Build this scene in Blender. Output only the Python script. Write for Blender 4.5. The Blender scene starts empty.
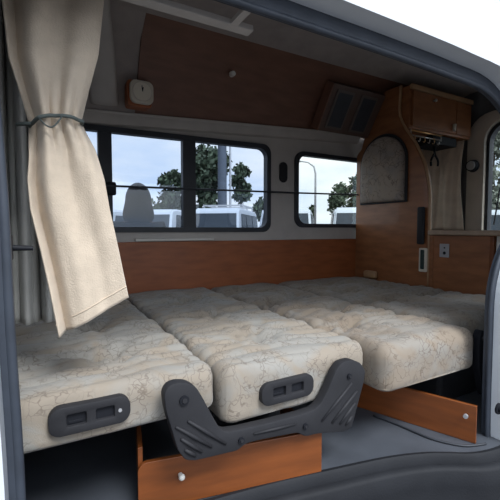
import bpy, bmesh, math, random
from mathutils import Vector, Matrix, noise
random.seed(7)
scn = bpy.context.scene
col = scn.collection
R = math.radians

# ------------------------------------------------------------------ camera
F = 379.0; YAW = R(29.2); PITCH = math.atan(20/379.0); CZ = 0.88
cd = bpy.data.cameras.new('camera'); cam = bpy.data.objects.new('camera', cd); col.objects.link(cam)
cd.sensor_width = 36; cd.lens = 36*F/500; cd.clip_start = 0.02; cd.clip_end = 400
cam.location = (0, 0, CZ); cam.rotation_euler = (R(90)-PITCH, 0, -YAW)
scn.camera = cam

# ------------------------------------------------------------------ sky, sun, exposure
vs = scn.view_settings
vs.view_transform = 'Standard'; vs.look = 'None'; vs.gamma = 1.0; vs.use_curve_mapping = False
vs.exposure = 0.5
SUN_DIR = Vector((0.10, -0.60, 0.80)).normalized()      # towards the sun
w = bpy.data.worlds.new('sky'); scn.world = w; w.use_nodes = True
nt = w.node_tree; nt.nodes.clear()
def N(t, **k):
    n = nt.nodes.new(t)
    for a, b in k.items(): setattr(n, a, b)
    return n
tc = N('ShaderNodeTexCoord'); mp = N('ShaderNodeMapping'); mp.inputs['Scale'].default_value = (1, 1, 3.2)
nz = N('ShaderNodeTexNoise'); nz.inputs['Scale'].default_value = 3.2; nz.inputs['Detail'].default_value = 6
rp = N('ShaderNodeValToRGB'); rp.color_ramp.elements[0].position = .40; rp.color_ramp.elements[1].position = .62
rp.color_ramp.elements[0].color = (.60, .70, .86, 1); rp.color_ramp.elements[1].color = (.86, .88, .90, 1)
dt = N('ShaderNodeVectorMath', operation='DOT_PRODUCT'); dt.inputs[1].default_value = SUN_DIR
mr = N('ShaderNodeMapRange'); mr.inputs['From Min'].default_value = 0; mr.inputs['From Max'].default_value = 1
mr.inputs['To Min'].default_value = 1.0; mr.inputs['To Max'].default_value = 1.9
bg = N('ShaderNodeBackground'); out = N('ShaderNodeOutputWorld')
L = nt.links.new
L(tc.outputs['Generated'], mp.inputs[0]); L(mp.outputs[0], nz.inputs['Vector']); L(nz.outputs['Fac'], rp.inputs[0])
L(tc.outputs['Generated'], dt.inputs[0]); cl = N('ShaderNodeMath', operation='MAXIMUM'); cl.inputs[1].default_value = 0
pw = N('ShaderNodeMath', operation='POWER'); pw.inputs[1].default_value = 2.5
L(dt.outputs['Value'], cl.inputs[0]); L(cl.outputs[0], pw.inputs[0]); L(pw.outputs[0], mr.inputs[0])
L(rp.outputs[0], bg.inputs['Color']); L(mr.outputs[0], bg.inputs['Strength']); L(bg.outputs[0], out.inputs[0])
sl = bpy.data.lights.new('sun', 'SUN'); sl.energy = 2.6; sl.angle = R(22); sl.color = (.96, .98, 1)
so = bpy.data.objects.new('sun', sl); col.objects.link(so)
so.rotation_euler = SUN_DIR.to_track_quat('Z', 'Y').to_euler(); so.location = (-3, -6, 8)

# ------------------------------------------------------------------ measuring helper: a ray of the survey photo met with a real plane
_fw = Vector((math.sin(YAW)*math.cos(PITCH), math.cos(YAW)*math.cos(PITCH), -math.sin(PITCH)))
_rt = Vector((math.cos(YAW), -math.sin(YAW), 0)); _up = _rt.cross(_fw)
def at(x, y, X=None, Y=None, Z=None):
    d = _fw + _rt*((x-250)/F) + _up*((250-y)/F)
    t = X/d[0] if X is not None else (Y/d[1] if Y is not None else (Z-CZ)/d[2])
    return Vector((0, 0, CZ)) + d*t

# ------------------------------------------------------------------ materials
MATS = {}
def mat(name, c, rough=.6, metal=0, spec=.5, var=0.0, vscale=8, bump=0, bscale=60, coat=0, stretch=(1, 1, 1), c2=None, sheen=0):
    if name in MATS: return MATS[name]
    m = bpy.data.materials.new(name); m.use_nodes = True; t = m.node_tree; b = t.nodes['Principled BSDF']
    b.inputs['Base Color'].default_value = (*c, 1); b.inputs['Roughness'].default_value = rough
    b.inputs['Metallic'].default_value = metal; b.inputs['Specular IOR Level'].default_value = spec
    b.inputs['Coat Weight'].default_value = coat; b.inputs['Sheen Weight'].default_value = sheen
    tcn = t.nodes.new('ShaderNodeTexCoord'); mpn = t.nodes.new('ShaderNodeMapping'); mpn.inputs['Scale'].default_value = stretch
    t.links.new(tcn.outputs['Object'], mpn.inputs[0])
    n = t.nodes.new('ShaderNodeTexNoise'); n.inputs['Scale'].default_value = vscale; n.inputs['Detail'].default_value = 5
    t.links.new(mpn.outputs[0], n.inputs['Vector'])
    r = t.nodes.new('ShaderNodeValToRGB'); r.color_ramp.elements[0].position = .35; r.color_ramp.elements[1].position = .65
    k = c2 or tuple(max(0, v*(1-var)) for v in c)
    r.color_ramp.elements[0].color = (*k, 1); r.color_ramp.elements[1].color = (*(tuple(min(1, v*(1+var)) for v in c) if not c2 else c), 1)
    t.links.new(n.outputs['Fac'], r.inputs[0]); t.links.new(r.outputs[0], b.inputs['Base Color'])
    if bump:
        n2 = t.nodes.new('ShaderNodeTexNoise'); n2.inputs['Scale'].default_value = bscale; n2.inputs['Detail'].default_value = 3
        bn = t.nodes.new('ShaderNodeBump'); bn.inputs['Strength'].default_value = bump; bn.inputs['Distance'].default_value = .01
        t.links.new(mpn.outputs[0], n2.inputs['Vector']); t.links.new(n2.outputs['Fac'], bn.inputs['Height']); t.links.new(bn.outputs[0], b.inputs['Normal'])
    MATS[name] = m; return m

def fabric(name, base, grey, line, scale=9):
    m = bpy.data.materials.new(name); m.use_nodes = True; t = m.node_tree; b = t.nodes['Principled BSDF']
    b.inputs['Roughness'].default_value = .9; b.inputs['Specular IOR Level'].default_value = .15; b.inputs['Sheen Weight'].default_value = .15
    G = t.nodes.new; K = t.links.new
    tcn = G('ShaderNodeTexCoord')
    nd = G('ShaderNodeTexNoise'); nd.inputs['Scale'].default_value = 11; nd.inputs['Detail'].default_value = 3
    K(tcn.outputs['Object'], nd.inputs['Vector'])
    ad = G('ShaderNodeMixRGB'); ad.blend_type = 'ADD'; ad.inputs[0].default_value = .20
    K(tcn.outputs['Object'], ad.inputs[1]); K(nd.outputs['Color'], ad.inputs[2])
    v = G('ShaderNodeTexVoronoi'); v.feature = 'DISTANCE_TO_EDGE'; v.inputs['Scale'].default_value = scale
    K(ad.outputs[0], v.inputs['Vector'])
    r = G('ShaderNodeValToRGB'); r.color_ramp.elements[0].position = .0; r.color_ramp.elements[1].position = .07
    r.color_ramp.elements[0].color = (1, 1, 1, 1); r.color_ramp.elements[1].color = (0, 0, 0, 1)
    K(v.outputs['Distance'], r.inputs[0])
    n1 = G('ShaderNodeTexNoise'); n1.inputs['Scale'].default_value = 5; n1.inputs['Detail'].default_value = 6; n1.inputs['Distortion'].default_value = 1.2
    K(tcn.outputs['Object'], n1.inputs['Vector'])
    r1 = G('ShaderNodeValToRGB'); r1.color_ramp.elements[0].position = .42; r1.color_ramp.elements[1].position = .58
    r1.color_ramp.elements[0].color = (*base, 1); r1.color_ramp.elements[1].color = (*grey, 1)
    K(n1.outputs['Fac'], r1.inputs[0])
    n3 = G('ShaderNodeTexNoise'); n3.inputs['Scale'].default_value = 11; n3.inputs['Detail'].default_value = 2
    K(tcn.outputs['Object'], n3.inputs['Vector'])
    r3 = G('ShaderNodeValToRGB'); r3.color_ramp.elements[0].position = .40; r3.color_ramp.elements[1].position = .55
    r3.color_ramp.elements[1].color = (.75, .75, .75, 1)
    K(n3.outputs['Fac'], r3.inputs[0])
    mu = G('ShaderNodeMath'); mu.operation = 'MULTIPLY'; K(r.outputs[0], mu.inputs[0]); K(r3.outputs[0], mu.inputs[1])
    mx = G('ShaderNodeMixRGB'); mx.inputs[2].default_value = (*line, 1)
    K(mu.outputs[0], mx.inputs[0]); K(r1.outputs[0], mx.inputs[1]); K(mx.outputs[0], b.inputs['Base Color'])
    nb = G('ShaderNodeTexNoise'); nb.inputs['Scale'].default_value = 350
    K(tcn.outputs['Object'], nb.inputs['Vector'])
    bn = G('ShaderNodeBump'); bn.inputs['Strength'].default_value = .25; bn.inputs['Distance'].default_value = .003
    K(nb.outputs['Fac'], bn.inputs['Height']); K(bn.outputs[0], b.inputs['Normal'])
    return m

def glass(name, tint, refl=.06):
    m = bpy.data.materials.new(name); m.use_nodes = True; t = m.node_tree; t.nodes.clear()
    tr = t.nodes.new('ShaderNodeBsdfTransparent'); tr.inputs[0].default_value = (*tint, 1)
    gl = t.nodes.new('ShaderNodeBsdfGlossy'); gl.inputs['Roughness'].default_value = .02; gl.inputs[0].default_value = (.9, .95, 1, 1)
    mx = t.nodes.new('ShaderNodeMixShader'); mx.inputs[0].default_value = refl; o = t.nodes.new('ShaderNodeOutputMaterial')
    t.links.new(tr.outputs[0], mx.inputs[1]); t.links.new(gl.outputs[0], mx.inputs[2]); t.links.new(mx.outputs[0], o.inputs[0])
    return m

M_seat = fabric('seat_fabric', (.285, .245, .197), (.285, .272, .245), (.130, .102, .082), 27)
M_seat3 = fabric('bed_fabric', (.250, .205, .158), (.262, .240, .208), (.110, .080, .060), 24)
M_seat2 = fabric('pad_fabric', (.38, .31, .25), (.31, .27, .24), (.13, .09, .07), 13)
M_wood = mat('orange_veneer', (.18, .050, .010), .45, var=.16, vscale=5, stretch=(1, 1, 6), coat=.15)
M_wood2b = mat('low_light_brown_veneer', (.185, .088, .058), .5, var=.12, vscale=5, stretch=(1, 1, 5))  # same brown veneer, with the low light up here put into its colour
M_wood2 = mat('brown_veneer', (.30, .088, .027), .5, var=.15, vscale=5, stretch=(1, 1, 5), coat=.1)
M_wood3 = mat('divider_veneer', (.27, .105, .040), .42, var=.18, vscale=5, stretch=(1, 1, 4), coat=.15)
M_edge = mat('wood_edging', (.42, .25, .13), .4, var=.1)
M_counter = mat('counter_laminate', (.36, .26, .18), .35, var=.1, vscale=20)
M_trim = mat('grey_beige_plastic', (.50, .465, .43), .6, var=.05, bump=.1, bscale=200)
M_beige = mat('beige_plastic', (.60, .54, .46), .6, var=.06)
M_liner = mat('headliner', (.38, .335, .31), .85, var=.08, bump=.2, bscale=300)
M_dliner = mat('dark_liner', (.13, .13, .135), .8, var=.1, bump=.1, bscale=200)
M_rub = mat('black_rubber', (.030, .034, .042), .55, var=.2)
M_seal = mat('door_seal_rubber', (.035, .043, .058), .5, var=.12, vscale=15)
M_paint = mat('white_paint', (.62, .65, .68), .3, var=.01, coat=.5)
M_plast = mat('dark_grey_plastic', (.024, .024, .027), .6, spec=.25, var=.1, bump=.08, bscale=300)
M_plast2 = mat('black_plastic', (.012, .013, .017), .6, spec=.2, var=.1)
M_floor = mat('grey_vinyl', (.06, .067, .08), .55, var=.15, vscale=6)
M_step = mat('step_plastic', (.014, .015, .018), .65, spec=.2, var=.1, bump=.1, bscale=150)
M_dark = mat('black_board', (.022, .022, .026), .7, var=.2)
M_curt = mat('beige_cloth', (.56, .465, .36), .9, var=.06, vscale=25, bump=.25, bscale=260, sheen=.2)
M_curt2 = mat('brown_cloth', (.58, .48, .37), .9, var=.10, vscale=9, bump=.2, bscale=200)
M_curt3 = mat('pale_grey_cloth', (.42, .42, .40), .9, var=.06, vscale=12, bump=.2, bscale=200)
M_strap = mat('grey_green_cord', (.07, .085, .08), .8, var=.1)
M_metal = mat('brushed_metal', (.6, .58, .55), .3, metal=1, var=.05)
M_brass = mat('brass', (.75, .45, .2), .3, metal=1, var=.05)
M_white = mat('white_plastic', (.7, .68, .63), .4, var=.02)
M_cream = mat('cream_plastic', (.66, .60, .50), .4, var=.03)
M_creamd = mat('cream_dial', (.72, .66, .55), .5, var=.02)
M_outlet = mat('steel_plate', (.42, .42, .43), .4, metal=.3, var=.03)
M_slot = mat('green_black_plastic', (.02, .045, .04), .4, var=.1)
M_gl1 = glass('window_glass_blue', (.82, .87, .93), .04)
M_gl2 = glass('window_glass_clear', (.93, .96, .95), .03)
M_asph = mat('asphalt', (.10, .10, .105), .9, var=.15, vscale=3)
M_grille = mat('dark_mesh', (.045, .05, .06), .6, var=.1, bump=.3, bscale=400)
M_leaf = mat('foliage', (.045, .065, .035), .8, var=.35, vscale=2)
M_leaf2 = mat('pale_foliage', (.22, .24, .20), .8, var=.35, vscale=2)
M_bark = mat('bark', (.10, .08, .065), .9, var=.2)
M_reflpole = mat('reflection_blue_grey', (.07, .085, .11), .8, var=.1)  # blue-grey of a window reflection, given to a solid pole
M_van = mat('van_white_paint', (.40, .43, .47), .4, var=.02)
M_cglass = mat('car_glass', (.022, .03, .04), .25, spec=.3, var=.1)
M_tire = mat('tyre', (.02, .02, .02), .8, var=.1)
M_lamp = mat('headlamp', (.7, .7, .68), .15, var=.05)
M_skin = mat('skin', (.45, .27, .19), .6, var=.05)
M_jack = mat('grey_brown_jacket', (.03, .027, .025), .95, spec=.08, var=.1)
M_hair = mat('dark_hair', (.035, .028, .025), .8, var=.2)
M_trou = mat('dark_trousers', (.05, .055, .07), .9, var=.1)
M_yel = mat('yellow_paint', (.7, .45, .05), .5, var=.05)

# ------------------------------------------------------------------ mesh helpers
def wloc(o):
    v = o.location.copy()
    while o.parent: o = o.parent; v += o.location
    return v
def obj(name, bm, m, parent=None, smooth=False, origin=None):
    bmesh.ops.recalc_face_normals(bm, faces=bm.faces)
    if smooth is not False:
        for f in bm.faces: f.smooth = True
    cs = [v.co for v in bm.verts]
    lo = Vector([min(c[i] for c in cs) for i in range(3)]); hi = Vector([max(c[i] for c in cs) for i in range(3)])
    og = Vector(((lo.x+hi.x)/2, (lo.y+hi.y)/2, lo.z)) if origin is None else Vector(origin)
    bmesh.ops.translate(bm, verts=bm.verts, vec=-og)
    me = bpy.data.meshes.new(name); bm.to_mesh(me); bm.free()
    if smooth is not False and smooth is not True: me.set_sharp_from_angle(angle=R(smooth))
    for mm in (m if isinstance(m, (list, tuple)) else [m]): me.materials.append(mm)
    o = bpy.data.objects.new(name, me); col.objects.link(o)
    if parent: o.parent = parent; o.location = og - wloc(parent)
    else: o.location = og
    return o
def thing(name, label, cat, loc=(0, 0, 0), group=None):
    o = bpy.data.objects.new(name, None); col.objects.link(o); o.location = loc; o.empty_display_size = .05
    return tag(o, label, cat, group)
def tag(o, label, cat, group=None):
    o['label'] = label; o['category'] = cat
    if group: o['group'] = group
    return o
def struct(o): o['kind'] = 'structure'; return o
def box(bm, x0, x1, y0, y1, z0, z1, bev=0, seg=2):
    r = bmesh.ops.create_cube(bm, size=1)
    for v in r['verts']: v.co = Vector((x0 if v.co.x < 0 else x1, y0 if v.co.y < 0 else y1, z0 if v.co.z < 0 else z1))
    if bev:
        es = list({e for v in r['verts'] for e in v.link_edges})
        bmesh.ops.bevel(bm, geom=es, offset=bev, segments=seg, affect='EDGES', profile=.5)
    return bm
def B(*a, **k): return box(bmesh.new(), *a, **k)
def cyl(bm, p0, p1, r0, r1=None, n=16, cap=True):
    p0 = Vector(p0); p1 = Vector(p1); d = p1-p0
    q = d.to_track_quat('Z', 'Y').to_matrix().to_4x4()
    bmesh.ops.create_cone(bm, cap_ends=cap, segments=n, radius1=r0, radius2=r0 if r1 is None else r1, depth=d.length,
                          matrix=Matrix.Translation((p0+p1)/2) @ q)
    return bm
def CY(*a, **k): return cyl(bmesh.new(), *a, **k)
def spline(pts, k=6, closed=False):
    pts = [Vector(p) for p in pts]; n = len(pts); o = []
    rng = n if closed else n-1
    for i in range(rng):
        a = pts[(i-1) % n] if closed or i > 0 else pts[0]
        b = pts[i]; c = pts[(i+1) % n]
        d = pts[(i+2) % n] if closed or i+2 < n else pts[-1]
        for j in range(k):
            t = j/k
            o.append(.5*((2*b)+(c-a)*t+(2*a-5*b+4*c-d)*t*t+(3*b-a-3*c+d)*t**3))
    if not closed: o.append(pts[-1])
    return o
def tube(bm, pts, r, n=8, closed=False, up=Vector((0, 0, 1)), flat=None):
    pts = [Vector(p) for p in pts]; rings = []; m = len(pts)
    for i, p in enumerate(pts):
        a = pts[(i-1) % m] if closed or i > 0 else p; b = pts[(i+1) % m] if closed or i < m-1 else p
        d = (b-a).normalized(); u = up
        if abs(d.dot(u)) > .95: u = Vector((1, 0, 0)) if abs(d.x) < .9 else Vector((0, 1, 0))
        s = d.cross(u).normalized(); tt = s.cross(d)
        rr = r[i] if isinstance(r, list) else r
        rings.append([bm.verts.new(p+s*math.cos(2*math.pi*k/n)*rr+tt*math.sin(2*math.pi*k/n)*(flat or rr)) for k in range(n)])
    for i in range(m if closed else m-1):
        A = rings[i]; Bq = rings[(i+1) % m]
        for k in range(n): bm.faces.new((A[k], A[(k+1) % n], Bq[(k+1) % n], Bq[k]))
    if not closed: bm.faces.new(rings[0]); bm.faces.new(rings[-1])
    return bm
def T(*a, **k): return tube(bmesh.new(), *a, **k)
def plate(bm, outer, holes, axis, a0, a1, bev=0):
    """flat plate with holes: 2-D outlines, thickness a0..a1 along axis ('X','Y','Z')"""
    def P(u, v):
        return {'Y': (u, a0, v), 'X': (a0, u, v), 'Z': (u, v, a0)}[axis]
    es = []
    for lp in [outer]+list(holes):
        vs_ = [bm.verts.new(P(*p[:2])) for p in lp]
        for i in range(len(vs_)): es.append(bm.edges.new((vs_[i], vs_[(i+1) % len(vs_)])))
    fs = [f for f in bmesh.ops.triangle_fill(bm, edges=es, use_beauty=True)['geom'] if isinstance(f, bmesh.types.BMFace)]
    r = bmesh.ops.extrude_face_region(bm, geom=fs)
    d = {'Y': (0, a1-a0, 0), 'X': (a1-a0, 0, 0), 'Z': (0, 0, a1-a0)}[axis]
    nv = [v for v in r['geom'] if isinstance(v, bmesh.types.BMVert)]
    bmesh.ops.translate(bm, verts=nv, vec=d)
    if bev:
        bmesh.ops.recalc_face_normals(bm, faces=bm.faces)
        ee = [e for e in bm.edges if len(e.link_faces) == 2 and e.calc_face_angle(0) > 1.2]
        bmesh.ops.bevel(bm, geom=ee, offset=bev, segments=2, affect='EDGES', profile=.5)
    return bm
def PL(*a, **k): return plate(bmesh.new(), *a, **k)
def rrect(x0, x1, z0, z1, r, n=6):
    o = []
    for cx, cz, a in ((x1-r, z1-r, 0), (x0+r, z1-r, 90), (x0+r, z0+r, 180), (x1-r, z0+r, 270)):
        for k in range(n+1): t = R(a+90*k/n); o.append((cx+r*math.cos(t), cz+r*math.sin(t)))
    return o
def quadr(pts, r, n=5):
    """round the corners of a polygon"""
    o = []; m = len(pts)
    for i in range(m):
        a, b, c = (Vector(pts[i-1]).to_2d(), Vector(pts[i]).to_2d(), Vector(pts[(i+1) % m]).to_2d())
        rr = min(r, (a-b).length*.45, (c-b).length*.45)
        p = b+(a-b).normalized()*rr; q = b+(c-b).normalized()*rr
        for k in range(n+1):
            t = k/n; o.append(tuple((1-t)**2*p+2*t*(1-t)*b+t*t*q))
    return o

# ================================================================== STRUCTURE
W = 2.75           # far side wall plane
FL = [(-1.3, 1.13), (.2, 1.13), (.47, 1.105), (.70, 1.075), (.91, 1.035), (1.15, .985), (1.30, .935), (1.385, .89), (1.46, .845), (1.54, .82), (1.64, .81), (1.90, .81), (3.72, .86)]
flr = [tuple(p.to_2d()) for p in spline([(x, y, 0) for x, y in FL], 4)]
struct(obj('floor', PL(flr+[(3.72, W), (-1.3, W)], [], 'Z', -.03, 0), M_floor))
# moulded entry step below the floor's edge
bm = bmesh.new(); prof = [(0.003, .004), (-.012, .006), (-.022, -.004), (-.028, -.030), (-.050, -.030), (-.062, -.042), (-.068, -.10), (-.085, -.235), (-.10, -.25), (-.36, -.255), (-.36, -.29), (.02, -.29)]
rows = []
for i, (x, y) in enumerate(flr):
    if x > 1.92: break
    rows.append([bm.verts.new((x, y+o, z)) for o, z in prof])
for a, b in zip(rows, rows[1:]):
    for k in range(len(prof)-1): bm.faces.new((a[k], a[k+1], b[k+1], b[k]))
struct(obj('trim_1', bm, M_step, smooth=50))
# far side wall with two window openings
w1 = rrect(.08, 1.715, .875, 1.572, .075)
w1 = [(x, z+(x-.9)*.012*(z > 1.2)) for x, z in w1]
w2 = rrect(1.995, 3.25, .915, 1.562, .085)
struct(obj('wall_right', PL([(-1.3, -.03), (3.76, -.03), (3.76, 1.80), (-1.3, 1.70)], [w1, w2], 'Y', W, W+.05), M_trim))
def ring(name, o_, i_, y0, y1, m, parent=None):
    return obj(name, PL(o_, [i_], 'Y', y0, y1), m, parent)
def inset(pts, d):
    cx = sum(p[0] for p in pts)/len(pts); cz = sum(p[1] for p in pts)/len(pts)
    w_ = max(p[0] for p in pts)-cx; h_ = max(p[1] for p in pts)-cz
    return [(cx+(p[0]-cx)*(1-d/w_), cz+(p[1]-cz)*(1-d/h_)) for p in pts]
def window(n, loop, dividers, gm, d):
    fr = struct(ring(f'window_{n}', inset(loop, -.012), inset(loop, d), W-.025, W+.035, M_rub))
    zs = [p[1] for p in loop]
    for x0, x1 in dividers:
        obj('window_frame', B(x0, x1, W-.02, W+.03, min(zs)+.004, max(zs)-.006), M_rub, fr)
    obj('window_pane', PL(inset(loop, d-.004), [], 'Y', W+.008, W+.013), gm, fr)
    return fr
wi1 = window(1, w1, [(.365, .452), (.955, 1.055)], M_gl1, .026)
wi2 = window(2, w2, [], M_gl2, .022)
obj('window_latch', B(.408, .472, W-.055, W-.021, 1.115, 1.205, bev=.012), M_plast2, wi1)
# narrow sill strip under the first window and lower wall panelling
struct(obj('trim_2', B(.60, 1.20, W-.03, W-.001, .800, .818, bev=.004), M_white))
struct(obj('trim_3', B(-.2, 2.715, W-.022, W, .30, .795, bev=.004), M_wood2))
# pillar vent slot between the windows
struct(obj('trim_4', PL(rrect(1.822, 1.905, 1.29, 1.465, .04), [], 'Y', W-.012, W-.001, bev=.003), M_plast))
# ledge rail above the windows (rises gently to the rear)
bm = bmesh.new(); sec = [(W, -.075), (W-.03, -.065), (W-.045, -.03), (W-.075, -.012), (W-.08, .004), (W-.06, .012), (W, .014)]
ra = []
for x in (-1.3, .3, 1.3, 2.0, 2.4, 2.72): ra.append([bm.verts.new((x, y, 1.651+.115*(x-.3)/2.06*(x > .3)+z)) for y, z in sec])
for a, b in zip(ra, ra[1:]):
    for k in range(len(sec)-1): bm.faces.new((a[k], a[k+1], b[k+1], b[k]))
    bm.faces.new((a[-1], a[0], b[0], b[-1]))
bm.faces.new(ra[0]); bm.faces.new(ra[-1])
struct(obj('trim_5', bm, M_trim, smooth=40))
# veneered upper side panel leaning inward, then the ceiling
bm = bmesh.new(); rows = []
for x in (.60, 1.2, 1.8, 2.6, 3.72):
    zb = 1.665+.115*(min(x, 2.4)-.3)/2.06
    pr_ = [(W-.05, zb-.01), (2.66, zb+.08), (2.56, zb+.24), (2.46, 2.10), (2.34, 2.19), (2.34, 2.21), (2.50, 2.12), (2.60, zb+.24), (2.70, zb+.08), (W-.01, zb-.01)]
    rows.append([bm.verts.new((x, y, z)) for y, z in pr_])
for a, b in zip(rows, rows[1:]):
    for k in range(len(pr_)): bm.faces.new((a[k], a[(k+1) % 10], b[(k+1) % 10], b[k]))
bm.faces.new(rows[0]); bm.faces.new(rows[-1])
struct(obj('trim_6', bm, M_wood2b, smooth=40))
bm = bmesh.new(); rows = []      # fabric lined upper side towards the cab
for x in (-1.3, -.2, .6):
    pr_ = [(W-.05, 1.64), (2.68, 1.72), (2.60, 1.90), (2.50, 2.08), (2.34, 2.19), (2.34, 2.21), (2.54, 2.10), (2.64, 1.90), (2.72, 1.72), (W-.01, 1.64)]
    rows.append([bm.verts.new((x, y, z)) for y, z in pr_])
for a, b in zip(rows, rows[1:]):
    for k in range(10): bm.faces.new((a[k], a[(k+1) % 10], b[(k+1) % 10], b[k]))
bm.faces.new(rows[0]); bm.faces.new(rows[-1])
struct(obj('trim_7', bm, M_liner, smooth=40))
bm = bmesh.new(); rows = []
cp = [(2.40, 2.17), (2.25, 2.205), (1.9, 2.22), (1.5, 2.20), (1.2, 2.12), (1.02, 1.95), (.93, 1.70), (.92, 1.52)]
for x in (-1.3, 0, 1.2, 2.5, 3.76):
    rows.append([bm.verts.new((x, y, z)) for y, z in cp]+[bm.verts.new((x, y-.02, z+.045)) for y, z in reversed(cp)])
n_ = len(cp)*2
for a, b in zip(rows, rows[1:]):
    for k in range(n_): bm.faces.new((a[k], a[(k+1) % n_], b[(k+1) % n_], b[k]))
bm.faces.new(rows[0]); bm.faces.new(rows[-1])
struct(obj('ceiling', bm, M_liner, smooth=40))
# roof rib crossing towards the cab, and wood end cheek left of the veneer
bm = bmesh.new(); tube(bm, spline([(.40, 2.66, 1.70), (.36, 2.50, 1.93), (.30, 2.3, 2.14), (.24, 1.9, 2.19), (.2, 1.4, 2.15)], 5), .085, 10, flat=.03)
struct(obj('trim_8', bm, M_trim, smooth=True))
# front bulkhead with windscreen opening, rear wall with hatch window
struct(obj('wall_front', PL([(.88, -.03), (W, -.03), (W, 2.25), (.88, 2.25)], [rrect(1.1, 2.5, .85, 1.5, .12)], 'X', -1.35, -1.3), M_dliner))
hw = rrect(.98, 2.045, .72, 1.86, .16)
struct(obj('wall_back', PL([(.878, -.03), (2.80, -.03), (2.80, 2.25), (.878, 2.25)], [hw], 'X', 3.72, 3.78), M_dliner))
fr = struct(obj('window_3', PL([(y, z) for y, z in inset(hw, -.012)], [inset(hw, .014)], 'X', 3.69, 3.76), M_rub))
obj('window_pane', PL(inset(hw, .02), [], 'X', 3.735, 3.74), M_gl2, fr)
obj('wiper_arm', T(spline([(3.82, 2.04, .93), (3.82, 1.99, 1.3), (3.82, 1.93, 1.7)], 4), .008, 6), M_rub, fr)
# beige pillar trim wrapping the hatch opening
ho = rrect(.86, 2.225, .50, 1.97, .22); 
struct(obj('trim_9', PL(ho, [inset(hw, -.014)], 'X', 3.655, 3.715, bev=.012), M_beige, smooth=40))
# near side body panel with the sliding-door opening (white paint), seal, dark inner lining
OP = [(-.047, -.29), (-.045, .3), (-.054, .68), (-.058, .94), (-.070, 1.21), (-.072, 1.34), (-.02, 1.43), (.12, 1.455), (.8, 1.455), (1.1, 1.452), (1.33, 1.447), (1.55, 1.435), (1.70, 1.375), (1.82, 1.27),
      (1.86, 1.10), (1.84, .95), (1.778, .855), (1.705, .765), (1.652, .62), (1.647, .40), (1.650, .05), (1.667, -.06), (1.72, -.20), (1.78, -.29)]
op = [(p.x, p.y) for p in spline([(a, b, 0) for a, b in OP], 4)]
def grow(l, r, t):
    o = []
    for x, z in op:
        dx = -l*max(0, min(1, (.2-x)/.2)) + r*max(0, min(1, (x-1.45)/.15)); dz = t*max(0, min(1, (z-1.3)/.15))
        o.append((x+dx, z+dz))
    return o
struct(obj('wall_left', PL([(-1.6, -.32), (-.068, -.32)]+[(x, z) for x, z in grow(.019, .014, .045)]+[(1.80, -.32), (3.9, -.32), (3.9, 2.4), (-1.6, 2.4)], [rrect(2.25, 3.45, .92, 1.42, .08)], 'Y', .80, .874), M_paint))
qf = struct(obj('window_4', PL(rrect(2.24, 3.46, .91, 1.43, .085), [rrect(2.28, 3.42, .95, 1.39, .06)], 'Y', .79, .88), M_rub))  # added window, out of view, only lets light into the rear
obj('window_pane', PL(rrect(2.27, 3.43, .94, 1.40, .06), [], 'Y', .83, .835), glass('added_window_glass', (.6, .62, .64), .05), qf)
struct(obj('trim_10', PL(grow(.05, .06, .08)+list(reversed(op)), [], 'Y', .875, .905), M_seal))
sb = bmesh.new(); tube(sb, [Vector((x, .882, z)) for x, z in op], .010, 8, up=Vector((0, 1, 0)))
struct(obj('trim_11', sb, M_seal, smooth=True))
# painted sill below the door opening
struct(obj('trim_12', B(-1.6, 3.9, .80, .885, -.42, -.315), M_paint))

# ================================================================== BED
def sstep(a, b, x): t = max(0, min(1, (x-a)/(b-a))); return t*t*(3-2*t)
def mattress(name, x0, x1, y0, y1, z0, z1, rad, height, m, nx=60, ny=110, nz_=8, skew=None):
    bm = bmesh.new(); V = {}
    def vert(i, j, k):
        key = (i, j, k)
        if key in V: return V[key]
        def ax(q, n, a, b):   # denser towards the edges
            t = q/n; t = t+(-math.sin(2*math.pi*t)/(2*math.pi))*.35; return a+(b-a)*t
        p = Vector((ax(i, nx, x0, x1), ax(j, ny, y0, y1), z0+(z1-z0)*k/nz_))
        c = Vector((min(max(p.x, x0+rad), x1-rad), min(max(p.y, y0+rad), y1-rad), min(max(p.z, z0+rad*.6), z1-rad)))
        d = p-c
        if d.length > 1e-6:
            e = max(abs(d.x)/rad, abs(d.y)/rad, (abs(d.z)/(rad if d.z > 0 else rad*.6)))
            d = d.normalized()*e*rad; d.z = d.z if d.z > 0 else d.z*.6
            p = c+d
        top = sstep(z0+(z1-z0)*.55, z1-.012, p.z)
        p.z += top*height(p.x, p.y)
        nn = noise.noise(Vector((p.x*9, p.y*9, p.z*9)))*.006
        if k < nz_ and (j == 0): p.y += nn*1.5
        if k < nz_ and (i in (0, nx)): p.x += nn
        V[key] = bm.verts.new(p); return V[key]
    for k in (0, nz_):
        for i in range(nx):
            for j in range(ny): bm.faces.new([vert(i, j, k), vert(i+1, j, k), vert(i+1, j+1, k), vert(i, j+1, k)])
    for k in range(nz_):
        for i in range(nx):
            for j in (0, ny): bm.faces.new([vert(i, j, k), vert(i+1, j, k), vert(i+1, j, k+1), vert(i, j, k+1)])
        for j in range(ny):
            for i in (0, nx): bm.faces.new([vert(i, j, k), vert(i, j+1, k), vert(i, j+1, k+1), vert(i, j, k+1)])
    return obj(name, bm, m, smooth=True)
def g(d, s): return math.exp(-(d/s)**2)
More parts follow.
